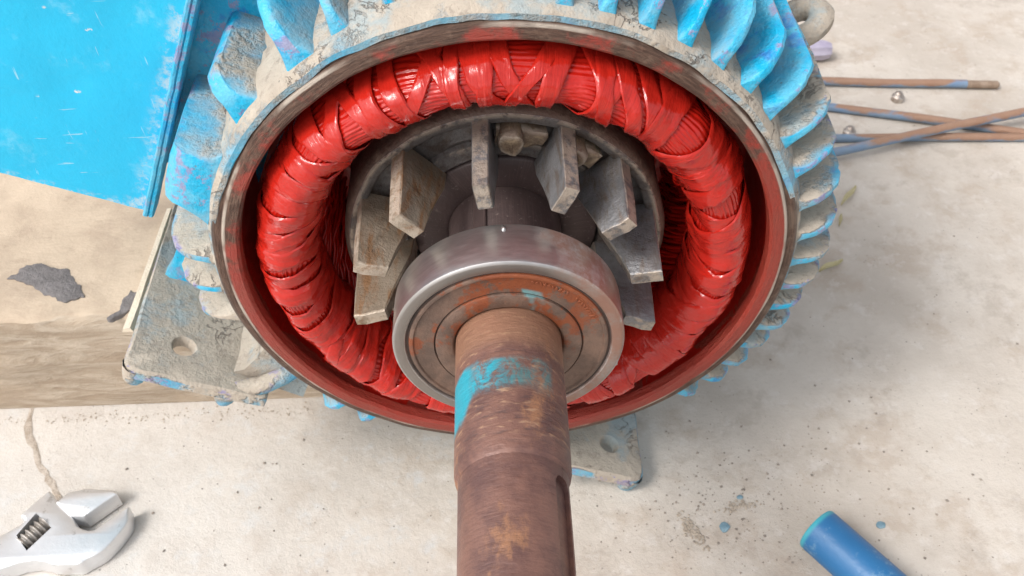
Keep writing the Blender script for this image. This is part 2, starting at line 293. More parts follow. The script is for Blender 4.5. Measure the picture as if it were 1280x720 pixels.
# ---------------------------------------------------------------- mesh helpers
class MB:
    def __init__(s): s.v = []; s.f = []; s.w = []
    def vert(s, p, w=0.): s.v.append(Vector(p)); s.w.append(w); return len(s.v)-1
    def grid(s, rows, close_u=False, close_v=False, wear=None):
        """rows: list of lists of points; faces between neighbours"""
        nu, nv = len(rows), len(rows[0]); b = len(s.v)
        for i, r in enumerate(rows):
            for j, p in enumerate(r): s.vert(p, wear[i][j] if wear else 0)
        for i in range(nu if close_u else nu-1):
            for j in range(nv if close_v else nv-1):
                i2, j2 = (i+1) % nu, (j+1) % nv
                s.f.append((b+i*nv+j, b+i2*nv+j, b+i2*nv+j2, b+i*nv+j2))
        return b
    def cap(s, idx): s.f.append(tuple(idx))
    def lathe(s, prof, seg=96, ctr=(0, 0, 0), jit=0, wear=None):
        rows = []
        for k in range(seg):
            a = 2*math.pi*k/seg; row = []
            for (r, y) in prof:
                q = Vector((math.cos(a)*r, y, math.sin(a)*r))
                if jit: q += jit*noise.noise_vector(q*7)
                row.append(q + Vector(ctr))
            rows.append(row)
        s.grid(rows, close_u=True, wear=[wear]*seg if wear else None)
    def tube(s, pts, r, seg=8, caps=True):
        pts = [Vector(p) for p in pts]; rows = []; prev = None
        rr = r if isinstance(r, (list, tuple)) else [r]*len(pts)
        for i, p in enumerate(pts):
            t = (pts[min(i+1, len(pts)-1)] - pts[max(i-1, 0)]).normalized()
            if prev is None: n = t.orthogonal().normalized()
            else: n = (prev - t*prev.dot(t)).normalized()
            prev = n; b = t.cross(n)
            rows.append([p + rr[i]*(math.cos(2*math.pi*k/seg)*n + math.sin(2*math.pi*k/seg)*b) for k in range(seg)])
        base = s.grid(rows, close_v=True)
        if caps:
            s.cap([base+k for k in range(seg)][::-1]); s.cap([base+(len(pts)-1)*seg+k for k in range(seg)])
    def prism(s, poly, fr, to, bevel=0):
        """poly of 2D points lifted by fr(p) and to(p) to 3D; optional bevel ring near 'to'"""
        n = len(poly); c = Vector((sum(p[0] for p in poly)/n, sum(p[1] for p in poly)/n))
        rings = [[fr(p) for p in poly], [Vector(fr(p)).lerp(Vector(to(p)), 1-.0) for p in poly]]
        if bevel:
            inn = []
            for i in range(n):
                a, b, d = Vector(poly[i-1]), Vector(poly[i]), Vector(poly[(i+1) % n])
                e1 = (b-a).normalized(); e2 = (d-b).normalized(); n1 = Vector((-e1.y, e1.x)); n2 = Vector((-e2.y, e2.x))
                m = (n1+n2); m = m.normalized()/max(.4, m.normalized().dot(n1)) if m.length > 1e-6 else n1
                inn.append(b + m*bevel)
            side = [Vector(fr(p)) + (Vector(to(p))-Vector(fr(p)))*(1-bevel/max(1e-6, (Vector(to(p))-Vector(fr(p))).length)) for p in poly]
            rings = [[fr(p) for p in poly], side, [to(tuple(q)) for q in inn]]
        b = s.grid(rings, close_v=True, wear=[[0]*n] + [[1]*n]*(len(rings)-1))
        s.cap([b+k for k in range(n)][::-1]); s.cap([b+(len(rings)-1)*n+k for k in range(n)])
    def box(s, c, h, rot=None, bev=.008, wearv=1):
        """bevelled box: centre c, half sizes h, rot = 3x3"""
        rot = rot or Matrix.Identity(3); c = Vector(c); ids = {}
        for sx in (-1, 1):
            for sy in (-1, 1):
                for sz in (-1, 1):
                    for ax in range(3):
                        d = [h[0], h[1], h[2]]
                        for k in range(3):
                            if k != ax: d[k] -= bev
                        ids[(sx, sy, sz, ax)] = s.vert(c + rot @ Vector((sx*d[0], sy*d[1], sz*d[2])), wearv)
        g = lambda *q: ids[q]
        for sg in (-1, 1):
            s.f.append((g(sg,-1,-1,0), g(sg,1,-1,0), g(sg,1,1,0), g(sg,-1,1,0))); s.f.append((g(-1,sg,-1,1), g(1,sg,-1,1), g(1,sg,1,1), g(-1,sg,1,1)))
            s.f.append((g(-1,-1,sg,2), g(1,-1,sg,2), g(1,1,sg,2), g(-1,1,sg,2)))
        for a in (-1, 1):
            for b in (-1, 1):
                s.f.append((g(a,b,-1,0), g(a,b,1,0), g(a,b,1,1), g(a,b,-1,1))); s.f.append((g(a,-1,b,0), g(a,1,b,0), g(a,1,b,2), g(a,-1,b,2)))
                s.f.append((g(-1,a,b,1), g(1,a,b,1), g(1,a,b,2), g(-1,a,b,2)))
                for d in (-1, 1): s.f.append((g(a,b,d,0), g(a,b,d,1), g(a,b,d,2)))
    def link(s, name, mat, org=(0, 0, 0), parent=None, pbase=None, smooth=40):
        me = bpy.data.meshes.new(name); o3 = Vector(org)
        me.from_pydata([tuple((p-o3)*S) for p in s.v], [], s.f); me.update()
        if any(s.w):
            at = me.attributes.new('wear', 'FLOAT', 'POINT'); at.data.foreach_set('value', s.w)
        me.materials.append(mat)
        import bmesh
        bm = bmesh.new(); bm.from_mesh(me); bmesh.ops.recalc_face_normals(bm, faces=bm.faces); bm.to_mesh(me); bm.free()
        if smooth:
            me.polygons.foreach_set('use_smooth', [True]*len(me.polygons)); me.set_sharp_from_angle(angle=R(smooth))
        o = bpy.data.objects.new(name, me); col.objects.link(o)
        if parent is not None:
            o.parent = parent; o.location = (o3 - Vector(pbase if pbase is not None else parent['base']))*S
        else: o.location = W(org)
        return o
def thing(name, label, cat, base, group=None):
    o = bpy.data.objects.new(name, None); col.objects.link(o); o.location = W(base); o.empty_display_size = .02
    o['base'] = tuple(base); tag(o, label, cat, group); return o
def tag(o, label, cat, group=None):
    o['label'] = label; o['category'] = cat
    if group: o['group'] = group
def jn(p, a, f=6, o=0): return Vector(p) + a*noise.noise_vector(Vector(p)*f + Vector((o, o, o)))

# ---------------------------------------------------------------- setting: floor and timber
mb = MB()
xs = [-60, -20, -8] + [-5 + .25*i for i in range(45)] + [9, 20, 60]; ys = [-60, -20, -6] + [-3 + .25*i for i in range(45)] + [10, 25, 60]
mb.grid([[(x, y, FLOOR + .012*noise.noise((x*.9, y*.9, 0))) for y in ys] for x in xs])
fl = mb.link('floor', M['floor'], (0, 0, FLOOR)); fl['kind'] = 'structure'
# shallow crack running to the foot of the timber: a sunken groove of its own
mb = MB()
crack = [(-2.45, .72), (-2.43, .60), (-2.38, .50), (-2.33, .42), (-2.27, .33), (-2.22, .27), (-2.16, .18), (-2.10, .06), (-2.0, -.25), (-1.93, -.5)]
rows = []
for i, (x, y) in enumerate(crack):
    for t in (0, .5):
        q = Vector(crack[i]).lerp(Vector(crack[min(i+1, len(crack)-1)]), t)
        w = .010 + .045*abs(noise.noise((q.x*9, q.y*9, 1))); q.x += .02*noise.noise((q.y*12, 3, 1))
        zf = FLOOR + .012*noise.noise((q.x*.9, q.y*.9, 0))
        rows.append([(q.x-w, q.y, zf+.0015), (q.x-w*.3, q.y, zf+.003), (q.x+w*.3, q.y, zf+.003), (q.x+w, q.y, zf+.0015)])
mb.grid(rows); ck = mb.link('floor_crack', M['crack'], (-2.2, .3, FLOOR)); ck['kind'] = 'structure'

# timber: a lofted rough block
mb = MB(); rows = []; wr = []
TT = -.75
nx = 60
for i in range(nx+1):
    x = -3.7 + (2.77)*i/nx
    prof = []
    def add(y, z): prof.append((y, z))
    for k in range(9): add(.66 + .06*(1-k/8) - .09*math.sin(k/8*1.3), FLOOR + .003 + (TT - .05 - FLOOR)*k/8)
    add(.575, TT-.02); add(.61, TT)
    for k in range(1, 14): add(.61 + 1.75*k/13, TT)
    add(2.42, TT-.05); add(2.42, FLOOR+.003)
    row = []
    for j, (y, z) in enumerate(prof):
        q = Vector((x, y, z)); amp = .0 if j in (0, len(prof)-1) else 1
        q += amp*Vector((.0, .030*noise.noise((x*1.6, z*7, 2)) + .014*noise.noise((x*5, z*22, 7)), .022*noise.noise((x*1.8, y*2.2, 4)) + .007*noise.noise((x*9, y*9, 8))))
        if j in (8, 9, 10): q += Vector((0, .018*noise.noise((x*6, 1, 1)), .016*noise.noise((x*7, 2, 5))))
        row.append(q)
    rows.append(row)
b = mb.grid(rows); npf = len(rows[0])
mb.cap([b+k for k in range(npf)]); mb.cap([b+nx*npf+k for k in range(npf)][::-1])
tb = mb.link('timber_block', M['timber'], (-2.3, 1.5, FLOOR), smooth=60)
tag(tb, 'rough dusty brown timber block under the left foot of the motor', 'timber')
def blob_patch(pts, z, h, mat, name, seed):
    mb = MB(); c = Vector((sum(p[0] for p in pts)/len(pts), sum(p[1] for p in pts)/len(pts)))
    out = []
    for i in range(len(pts)):
        a, b2 = Vector(pts[i]), Vector(pts[(i+1) % len(pts)])
        for t in (0, .125, .25, .375, .5, .625, .75, .875):
            q = a.lerp(b2, t); q += .022*Vector(noise.noise_vector((q.x*17, q.y*17, seed)).xy) + .014*Vector(noise.noise_vector((q.x*45, q.y*45, seed)).xy); out.append(q)
    rings = []
    for s_, hh in ((1, -.02), (.99, h*.3), (.86, h*.8), (.6, h), (.35, h), (.1, h)):
        row = []
        for q in out:
            x_, y2 = c.x+(q.x-c.x)*s_, c.y+(q.y-c.y)*s_
            row.append((x_, y2, z + hh + .022*noise.noise((x_*1.8, y2*2.2, 4)) + .007*noise.noise((x_*9, y2*9, 8)) + .004*noise.noise((x_*30, y2*30, seed))))
        rings.append(row)
    b = mb.grid(rings, close_v=True); n = len(out); mb.cap([b+5*n+k for k in range(n)])
    return mb.link(name, mat, (c.x, c.y, z))
t1 = blob_patch([(-2.26, .90), (-2.17, .925), (-2.04, .885), (-1.96, .80), (-1.90, .70), (-1.98, .665), (-2.09, .715), (-2.19, .80), (-2.29, .835)], TT+.003, .006, M['tar'], 'tar_patch', 1)
tag(t1, 'large dark grey tar smear on top of the timber block', 'tar smear')
t2 = blob_patch([(-1.745, .575), (-1.70, .72), (-1.645, .71), (-1.66, .64), (-1.72, .565), (-1.76, .56)], TT+.003, .006, M['tar'], 'tar_patch', 4)
tag(t2, 'small dark grey tar spot nearer the motor foot on the timber', 'tar smear')
mb = MB(); pts = []
sl = [(-1.645, .46), (-1.645, .60), (-1.643, .78), (-1.640, .95), (-1.637, 1.1), (-1.632, 1.25)]
rows = [[(x-.028*(1-.12*i), y, TT+.012), (x-.018*(1-.12*i), y, TT+.034), (x+.014, y, TT+.036), (x+.024, y, TT+.012)] for i, (x, y) in enumerate(sl)]
rows = [[jn(p, .008, 5) for p in r] for r in rows]
b = mb.grid(rows, close_v=True); mb.cap([b+k for k in range(4)]); mb.cap([b+20+k for k in range(4)][::-1])
o = mb.link('wood_splinter', M['sliver'], (-1.6, .9, TT), smooth=0); tag(o, 'long pale wood splinter lying along the timber beside the motor foot', 'wood splinter')

# ---------------------------------------------------------------- the motor
ROLL = R(24); cr, sr = math.cos(ROLL), math.sin(ROLL)
def MF(x, y, z): return Vector((x*cr + z*sr, y, -x*sr + z*cr))   # motor frame to place frame
MROT = Matrix(((cr, 0, sr), (0, 1, 0), (-sr, 0, cr)))
mbase = (0, .9, FLOOR)
mot = thing('electric_motor', 'opened blue finned electric motor casing with red varnished windings', 'electric motor', mbase)
def part(mb, name, mat, parent=mot, **k): return mb.link(name, mat, (0, 0, 0), parent, mbase if parent is mot else (0, 0, 0), **k)

# drum
mb = MB(); L = 1.95
prof = [(.97, .03), (.998, .030), (1.008, .038), (1.018, .06), (1.026, .10), (1.03, .16)] + [(1.03, .16 + (L-.16)*k/60) for k in range(1, 61)] + [(.95, L+.06), (.3, L+.10), (.0, L+.10)]
mb.lathe(prof, 320, jit=.005)
for i_, q_ in enumerate(mb.v):
    # dirt caked over the outer edge of the rim along the top
    if i_ % len(prof) < 4:
        t_ = max(0, min(1, (q_.z/math.hypot(q_.x, q_.z) + .15)/.7)); t_ = t_*t_*(3-2*t_)
        k4 = i_ % len(prof); s_ = 1 - t_*(.0 if k4 == 0 else (.026 + .009*noise.noise(q_*11)))*(1, 1, .62, .3)[k4]
        mb.v[i_] = Vector((q_.x*s_, q_.y - t_*(.008, .021, .031, .035)[k4], q_.z*s_)); q_ = mb.v[i_]
    f_ = noise.noise(q_*16) + .5*noise.noise(q_*38); k_ = max(0, noise.noise(q_*4 + Vector((3, 1, 2))) + .25)
    q2_ = Vector((q_.x, 0, q_.z))
    if q_.y > .045 and q2_.length > .9: mb.v[i_] = q_ + q2_.normalized()*(.014*f_*k_*2 + (.022 if q_.x < .15 else .004)*k_*min(1, max(0, q_.y-.05)*7))
part(mb, 'housing', M['cast'])
# machined rim
mb = MB()
prof = [(.99, .12), (1.000, .045), (1.000, .022), (.995, .018), (.968, .016), (.962, .004), (.955, 0), (.916, 0), (.906, .010), (.904, .05), (.93, .07), (.93, .12)]
mb.lathe(prof, 256, jit=.0035)
part(mb, 'machined_rim', M['rim'])
# red inner wall with slot core behind
mb = MB(); mb.lathe([(.906, .012)] + [(.915, .03), (.93, .075)] + [(.93, .075+.475*k/6) for k in range(1, 7)], 200, jit=.006)
part(mb, 'inner_wall', M['bore'])
mb = MB(); mb.lathe([(.955, .55), (.80, .55), (.63, .55), (.585, .56), (.583, .7), (.583, 1.5)], 160, jit=.004)
part(mb, 'stator_core', M['bore'])

# cooling fins, each its own
def fin(ang, mat, rout=1.19, te=.013, tb=.030, yfr=.045, yend=1.8, seed=0, name='cooling_fin', curve=.17, root=1.0):
    mb = MB(); rows = []; wr = []
    st = []
    h = rout - 1.02
    for k in range(11):
        t = k/10*math.pi/2; st.append((1.02 + h*math.sin(t)**.9, yfr + curve*(1-math.cos(t)), yfr + curve*.9*(1-math.cos(t))))
    for k in range(1, 9): st.append((rout, yfr+curve + (yend-yfr-curve)*k/8, yfr+curve + (yend-yfr-curve)*k/8))
    a0 = R(ang)
    for i, (r, y, yb) in enumerate(st):
        row = []; w = []
        wob = .006*noise.noise((y*2, seed*3.1, 1))
        nick = .010*noise.noise((y*22 + r*20, seed*2.3, 5)) - (.02*max(0, noise.noise((y*9 + r*9, seed*5.3, 2))-.35))
        for (f, side, tt, wv) in ((0, -1, 1, 0), (.4, -1, .8, .1), (.78, -1, .62, .35), (.95, -1, .52, .9), (1, -.45, .45, 1), (1, .45, .45, 1), (.95, 1, .52, .9), (.78, 1, .62, .35), (.4, 1, .8, .1), (0, 1, 1, 0)):
            rr = root + (r + nick - root)*f; yy = yb + (y-yb)*f + (0 if f < 1 else 0)
            th = (tb + (te-tb)*min(1, f*1.1))*abs(side) if abs(side) == 1 else te*.55
            sg = 1 if side > 0 else -1
            q = Vector((math.cos(a0)*rr, yy, math.sin(a0)*rr)) + Vector((-math.sin(a0), 0, math.cos(a0)))*(sg*th + wob*f)
            q += .003*noise.noise_vector(q*17 + Vector((seed, 0, 0)))
            row.append(q); w.append(wv)
        rows.append(row); wr.append(w)
    b = mb.grid(rows, wear=wr); mb.cap([b+k for k in range(10)]); n = (len(rows)-1)*10; mb.cap([b+n+k for k in range(10)][::-1])
    return part(mb, name, mat)
fa = [(107, 'cast'), (100, 'cast'), (93, 'half'), (86, 'half'), (79, 'half'), (72, 'clean'), (65, 'clean'), (57.7, 'clean'), (50.3, 'clean'), (43, 'clean'), (36, 'clean'), (28.6, 'half'), (21, 'half'), (12.5, 'half'), (4.5, 'cast'), (-3, 'cast'),
      (-9.8, 'cast'), (-16, 'cast'), (-22.3, 'cast'), (-28.5, 'cast'), (-34.8, 'cast'), (-41, 'cast'), (-48, 'cast'), (176.5, 'foot'), (184.5, 'foot'), (193, 'foot'), (228, 'half'), (236, 'half')]
for i, (a, m) in enumerate(fa):
    fin(a, M[m], 1.185 + random.uniform(-.012, .012), seed=i, te=random.uniform(.010, .0135), yfr=.045 + (.05 if 86 <= a <= 107 else (-.012 if 0 < a < 80 else 0)), curve=.17 if not 20 < a < 80 else .15)
fin(116, M['half'], 1.17, .016, .04, .07, seed=40, curve=.22); fin(124.5, M['lump'], 1.19, .022, .06, .04, seed=41, curve=.16); fin(139, M['lump'], 1.15, .03, .075, .05, seed=42, curve=.10)
fin(158, M['lump'], 1.165, .11, .15, .03, seed=43, name='side_boss', curve=.07)

# feet: plate, corner pads, web
def foot(sgn, mat):
    mb = MB(); xi, xo = .60, 1.17; Y0, Y1 = .065, 1.75; zt, zb = -1.08, -1.135
    xo = 1.17 if sgn < 0 else 1.135
    hc = (.965, .24); hr = .044
    # plate outline with rounded corners, hole cut as ring + fans
    cor = []
    for (cx, cy, a0) in ((xo-.07, Y0+.07, -90), (xo-.07, Y1-.07, 0), (xi+.01, Y1-.01, 90), (xi+.01, Y0+.01, 180)):
        rad = .07 if cx > 1 else .01
        for k in range(5): t = R(a0 + 22.5*k); cor.append((cx+rad*math.cos(t), cy+rad*math.sin(t)))
    # densify
    out = []
    for i in range(len(cor)):
        a, b = Vector(cor[i]), Vector(cor[(i+1) % len(cor)]); m = max(1, int((b-a).length/.06))
        for k in range(m): out.append(a.lerp(b, k/m))
    P3 = lambda x, y, z: jn(MF(sgn*x, y, z), .006, 7)
    n = len(out)
    def ringpts(z, s_):
        res = []
        for q in out:
            d = (Vector(hc)-q); res.append(P3(q.x + (d.normalized().x*s_), q.y + (d.normalized().y*s_), z))
        return res
    hole = lambda z, rr: [P3(hc[0] + rr*(q.x-hc[0])/(q-Vector(hc)).length, hc[1] + rr*(q.y-hc[1])/(q-Vector(hc)).length, z) for q in out]
    rings = [hole(zb, hr), hole(zt-.012, hr), hole(zt, hr+.008), hole(zt, hr+.04), ringpts(zt, .014), ringpts(zt-.012, 0), ringpts(zb, 0)]
    w = [[0]*n, [0]*n, [.2]*n, [0]*n, [.3]*n, [1]*n, [.8]*n]
    mb.grid(rings + [rings[0]], close_v=True, wear=w+[w[0]])
    f = part(mb, 'foot', mat)
    for (px, py) in ((xo-.05, Y0+.055), (.76, Y0+.048), (xo-.05, Y1-.06), (.76, Y1-.06)):
        m2 = MB(); rows = []
        for z, rr in ((zb+.03, .054), (zb-.01, .050), (zb-.055, .042), (zb-.075, .030)):
            rows.append([jn(MF(sgn*(px+rr*math.cos(t*math.pi/6)), py+rr*math.sin(t*math.pi/6), z), .006, 9) for t in range(12)])
        b = m2.grid(rows, close_v=True, wear=[[.6]*12]*4); m2.cap([b+36+k for k in range(12)])
        m2.link('foot_pad', mat, (0, 0, 0), f, (0, 0, 0))
    # vertical side skirt from plate up into the drum and cross webs
    m3 = MB(); rows = []; wr = []
    for k in range(13):
        y = Y0+.10 + (Y1-Y0-.16)*k/12
        rows.append([jn(MF(sgn*x, y, z), .012, 5) for x, z in ((.45, -1.13), (.45, -.85), (.60, -.76), (.66, -.84), (.68, -.96), (.71, -1.05), (.76, -1.088))]); wr.append([0]*7)
    b = m3.grid(rows, wear=wr); m3.cap([b+k for k in range(7)])
    m3.link('foot_web', mat, (0, 0, 0), f, (0, 0, 0))
    ma = MB(); pp = [MF(sgn*x, y, z) for x, y, z in ((.80, .115, -1.125), (.72, .11, -1.12), (.64, .12, -1.08), (.56, .15, -1.01), (.48, .20, -.93), (.42, .24, -.86))]
    ma.tube([jn(q, .01, 9) for q in pp], [.030, .046, .040, .036, .034, .03], 10); ma.w = [.8]*len(ma.w)
    ma.link('foot_arm', mat, (0, 0, 0), f, (0, 0, 0))
    for yw in (.62, 1.35):
        m4 = MB(); pl = [(.66, -1.085), (1.12, -1.085), (1.10, -1.0), (1.075, -.60), (1.0, -.35), (.85, -.50), (.66, -.72)]
        if sgn > 0: pl = [(.70, -1.085), (1.02, -1.085), (.95, -.85), (.85, -.62), (.70, -.72)]
        rws = []
        for yy, sh in ((yw-.03, .02), (yw-.02, 0), (yw+.02, 0), (yw+.03, .02)):
            rws.append([jn(MF(sgn*(x-(sh if x > .9 else 0)), yy, z), .006, 7) for x, z in pl])
        b = m4.grid(rws, close_v=True, wear=[[.8]*len(pl)]*4); m4.cap([b+k for k in range(len(pl))][::-1]); m4.cap([b+3*len(pl)+k for k in range(len(pl))])
        m4.link('foot_web', M['half'], (0, 0, 0), f, (0, 0, 0))
    return f
foot(-1, M['foot']); foot(1, M['foot'])

# terminal box on the left: flanged lid, inset body, neck
bc = Vector((-1.3295, .35, .031))     # lower right corner of the lid's front face
ex, ez = MROT @ Vector((1, 0, 0)), MROT @ Vector((0, 0, 1))
tbx = MB(); bw, bh = 1.5, 1.35
cxy = lambda u, v, y: bc + ex*u + ez*v + Vector((0, y-.0, 0))
mid = lambda u0, u1, v0, v1, y0, y1: cxy((u0+u1)/2, (v0+v1)/2, (y0+y1)/2)
tbx.box(mid(-bw+.12, -.13, .12, bh-.12, .10, .62), ((bw-.25)/2, .26, (bh-.24)/2), MROT, .02)
tb_o = part(tbx, 'terminal_box', M['boxdark'])
ld = MB(); nu, nv = 24, 22
rows = [[cxy(-bw + bw*i/nu, bh*j/nv, 0) + Vector((0, .010*noise.noise((i*.4, j*.4, 3)) + .010*(1-math.sin(math.pi*i/nu)*.5), 0)) for j in range(nv+1)] for i in range(nu+1)]
wr = [[1. if i in (0, nu) or j in (0, nv) else (.55 if i in (1, nu-1) else 0) for j in range(nv+1)] for i in range(nu+1)]
ld.grid(rows, wear=wr)
rimp = [rows[i][0] for i in range(nu+1)] + [rows[nu][j] for j in range(1, nv+1)] + [rows[i][nv] for i in range(nu-1, -1, -1)] + [rows[0][j] for j in range(nv-1, 0, -1)]
cc = cxy(-bw/2, bh/2, 0)
def shr(p, s_, y): d = p-cc; d.y = 0; return Vector((p.x - d.normalized().x*s_, p.y+y, p.z - d.normalized().z*s_))
sides = [[shr(p, -.006 + .004*noise.noise(p*14), .006) for p in rimp], [shr(p, -.008 + .004*noise.noise(p*14), .034) for p in rimp], [shr(p, .006, .040) for p in rimp], [shr(p, .006, .048) for p in rimp], [shr(p, -.004+ .004*noise.noise(p*11), .055) for p in rimp], [shr(p, -.002, .088) for p in rimp], [shr(p, .20, .10) for p in rimp]]
ld.grid([rimp]+sides, close_v=True, wear=[[1.]*len(rimp)]*8)
ld.link('lid', M['box'], (0, 0, 0), tb_o, (0, 0, 0), smooth=50)
nk = MB(); nk.box(MF(-1.16, .80, .22), (.30, .33, .60), MROT, .03); hm = MB(); hrows = []
for k in range(40):
    v_ = -.012 + (bh+.02)*k/39; w_ = .003*noise.noise((v_*18, 3, 1))
    hrows.append([cxy(u_+w_, v_, y_) for (u_, y_) in ((-.002, .03), (-.002, -.006), (.004, -.010), (.013, -.009), (.017, -.002), (.021, -.007), (.030, -.006), (.036, .004), (.036, .085), (-.002, .085))])
b_ = hm.grid(hrows, close_v=True, wear=[[.9]*10]*40); hm.cap([b_+k for k in range(10)]); hm.cap([b_+390+k for k in range(10)][::-1])
hm.link('lid_hem', M['hem'], (0, 0, 0), tb_o, (0, 0, 0))
nk.link('box_neck', M['boxdark'], (0, 0, 0), tb_o, (0, 0, 0))

# lifting lug at the upper right
lg = MB(); c0 = Vector((1.150, .90, .385)); a = R(28); e1 = Vector((math.cos(a), 0, math.sin(a))); e2 = Vector((0, 1, 0)); e3 = e1.cross(e2)
rows = []; 
for k in range(36):
    t = 2*math.pi*k/36; rad = Vector(e1*math.cos(t) + e2*math.sin(t)); 
    rows.append([jn(c0 + rad*(.088+ .050*math.cos(s_*math.pi/5)) + e3*(.045*math.sin(s_*math.pi/5)), .006, 9) for s_ in range(10)])
lg.grid(rows, True, True, wear=[[0]*10]*36)
lg.box(c0 - e1*.14, (.08, .08, .045), Matrix((e1, e2, e3)).transposed(), .02, .3)
part(lg, 'lifting_lug', M['lug'])

# ---- winding: strand core, tape turns, coil sides
RM, AR, AY, Y0 = .757, .098, .165, .135
def tor(a, s_, d=0):
    r = RM + (AR+d)*math.cos(s_); y = Y0 + (AY+d)*math.sin(s_) ; return Vector((math.cos(a)*r, y, math.sin(a)*r))
def lump(a, s_): return .013*noise.noise((math.cos(a)*5, math.sin(a)*5, math.sin(s_)*1.2)) + .0075*noise.noise((math.cos(a)*13+4, math.sin(a)*13, math.sin(s_)*2.4)) + .0035*noise.noise((math.cos(a)*31, math.sin(a)*31+9, math.cos(s_)*5))
wind = MB(); NA, NS = 340, 250
rows = []
for i in range(NA):
    a = 2*math.pi*i/NA; row = []
    for j in range(NS):
        s_ = 2*math.pi*j/NS; und = lump(a, s_)
        tw = s_ + .16*math.sin(a*5) + .22*noise.noise((math.cos(a)*4, math.sin(a)*4, s_*.6))
        d = -.009 + .0055*abs(math.sin(tw*21 + 2.2*noise.noise((math.cos(a)*9, math.sin(a)*9, s_*2))))*(.55 + .9*abs(noise.noise((a*3, s_*7, 5)))) + und
        row.append(tor(a, s_, d))
    rows.append(row)
wind.grid(rows, True, True)
wo_ = part(wind, 'winding', M['strand'], smooth=75)
rt_ = random.Random(3)
def tape(ac, w, sl, lift, seed):
    mb = MB(); rows = []; n = 44; off = [0, .08, .22, .38, .5, .62, .78, .92, 1]
    for k in range(n):
        s_ = 2*math.pi*k/n; row = []
        a_m = ac + sl*math.sin(s_*1 + .4*seed) + .010*noise.noise((seed, s_*1.2, 2)) ; ww = w*(1 + .22*noise.noise((seed*1.7, math.cos(s_)*2, math.sin(s_)*2)))
        for j, t in enumerate(off):
            a = a_m + (t-.5)*ww
            e = -.0045 if j in (0, len(off)-1) else (.0005 if j in (1, len(off)-2) else 0)
            d = .0035 + lift + e + .0042*noise.noise((a*30, math.sin(s_)*3.0, seed)) + .0016*noise.noise((a*90, s_*5, seed*2))
            # shallow dips where a gap in the strands lies under the tape
            row.append(tor(a, s_, d + lump(a, s_)))
        rows.append(row)
    mb.grid(rows, close_u=True)
    return mb.link('binding_tape', M['red'], (0, 0, 0), wo_, (0, 0, 0), smooth=50)
K = 84
for i in range(K):
    ac = 2*math.pi*(i + rt_.uniform(-.22, .22))/K
    top = math.exp(-((ac-math.radians(100))/.75)**2)
    tape(ac, rt_.uniform(.085, .12)*(1-.36*top), rt_.choice((-1, 1))*rt_.uniform(.015, .11), .0003 + .0014*(i % 4) + rt_.uniform(0, .001), i*1.37)
# coil sides fanning from the slots to the bundle
NC = 40
for i in range(NC):
    mb = MB(); a0 = 2*math.pi*i/NC; rg = random.Random(i)
    for k in range(13):
        da = (k-6)*.0115 + rg.uniform(-.006, .006); rr = rg.uniform(0, .018); pts = []
        for t in range(11):
            u = t/10; a = a0 + da*(1+.6*u) + .30*u**1.6 + .01*math.sin(k+3*u)
            r = .605 + .012*(k % 3) + rr*(1-u) + .085*u**1.4 + .02*math.sin(math.pi*u)*rg.uniform(-.5, 1); y = .60 - .36*u - .02*math.sin(u*3)
            pts.append((math.cos(a)*r, y, math.sin(a)*r))
        mb.tube(pts, .0072, 6, False)
    mb.link('coil', M['strand'], (0, 0, 0), wo_, (0, 0, 0), smooth=75)
# backing skin of varnish behind the coils
mb = MB(); mb.lathe([(.70, .25), (.685, .33), (.655, .45), (.635, .60)], 140, jit=.012); mb.link('varnish_skin', M['strand'], (0, 0, 0), wo_, (0, 0, 0), smooth=75)
# open sleeve ends sticking out at the right
for (a, r, y, l) in ((26, .665, .16, .05), (20, .655, .22, .045), (14, .65, .28, .04)):
    mb = MB(); a = R(a); c = Vector((math.cos(a)*r, y, math.sin(a)*r)); d = Vector((-math.cos(a)*.5, -.8, .1)).normalized(); n1 = d.orthogonal().normalized(); n2 = d.cross(n1); rows = []
    for (rad, h) in ((.020, -l), (.021, 0), (.022, .02), (.015, .021), (.014, -.02), (0.001, -.022)):
        rows.append([c + d*h + rad*(n1*math.cos(t*math.pi/7) + n2*math.sin(t*math.pi/7)) for t in range(14)])
    mb.grid(rows, close_v=True); mb.link('sleeve_end', M['strand'], (0, 0, 0), wo_, (0, 0, 0))

# ---------------------------------------------------------------- the rotor
rbase = (0, .3, -.57)
rot = thing('rotor', 'rusty rotor with projecting shaft and fan blades standing inside the red windings', 'rotor', rbase)
def rp(mb, name, mat, parent=rot, **k): return mb.link(name, mat, (0, 0, 0), parent, rbase if parent is rot else (0, 0, 0), **k)
mb = MB()
mb.lathe([(.572, 1.4), (.572, .60), (.572, .30), (.573, .19), (.568, .165), (.556, .152), (.55, .150)], 180, jit=.004, wear=[0, 0, 0, 0, 0, 0, .3])
er = rp(mb, 'end_ring', M['ring'])
mb = MB()
mb.lathe([(.553, .1495), (.549, .1450), (.520, .152), (.512, .160), (.506, .225), (.42, .215), (.405, .225), (.395, .205), (.35, .200), (.342, .207), (.335, .26)], 180, jit=.007, wear=[1, 1, .1, 0, 0, 0, 0, .8, .1, .5, 0])
rp(mb, 'ring_face', M['alu'])
BA = [97, 66, 40, 10.5, -16.5, -45, -75, -104, -134, -162+360-5, 158, 130]
BA[9] = 188
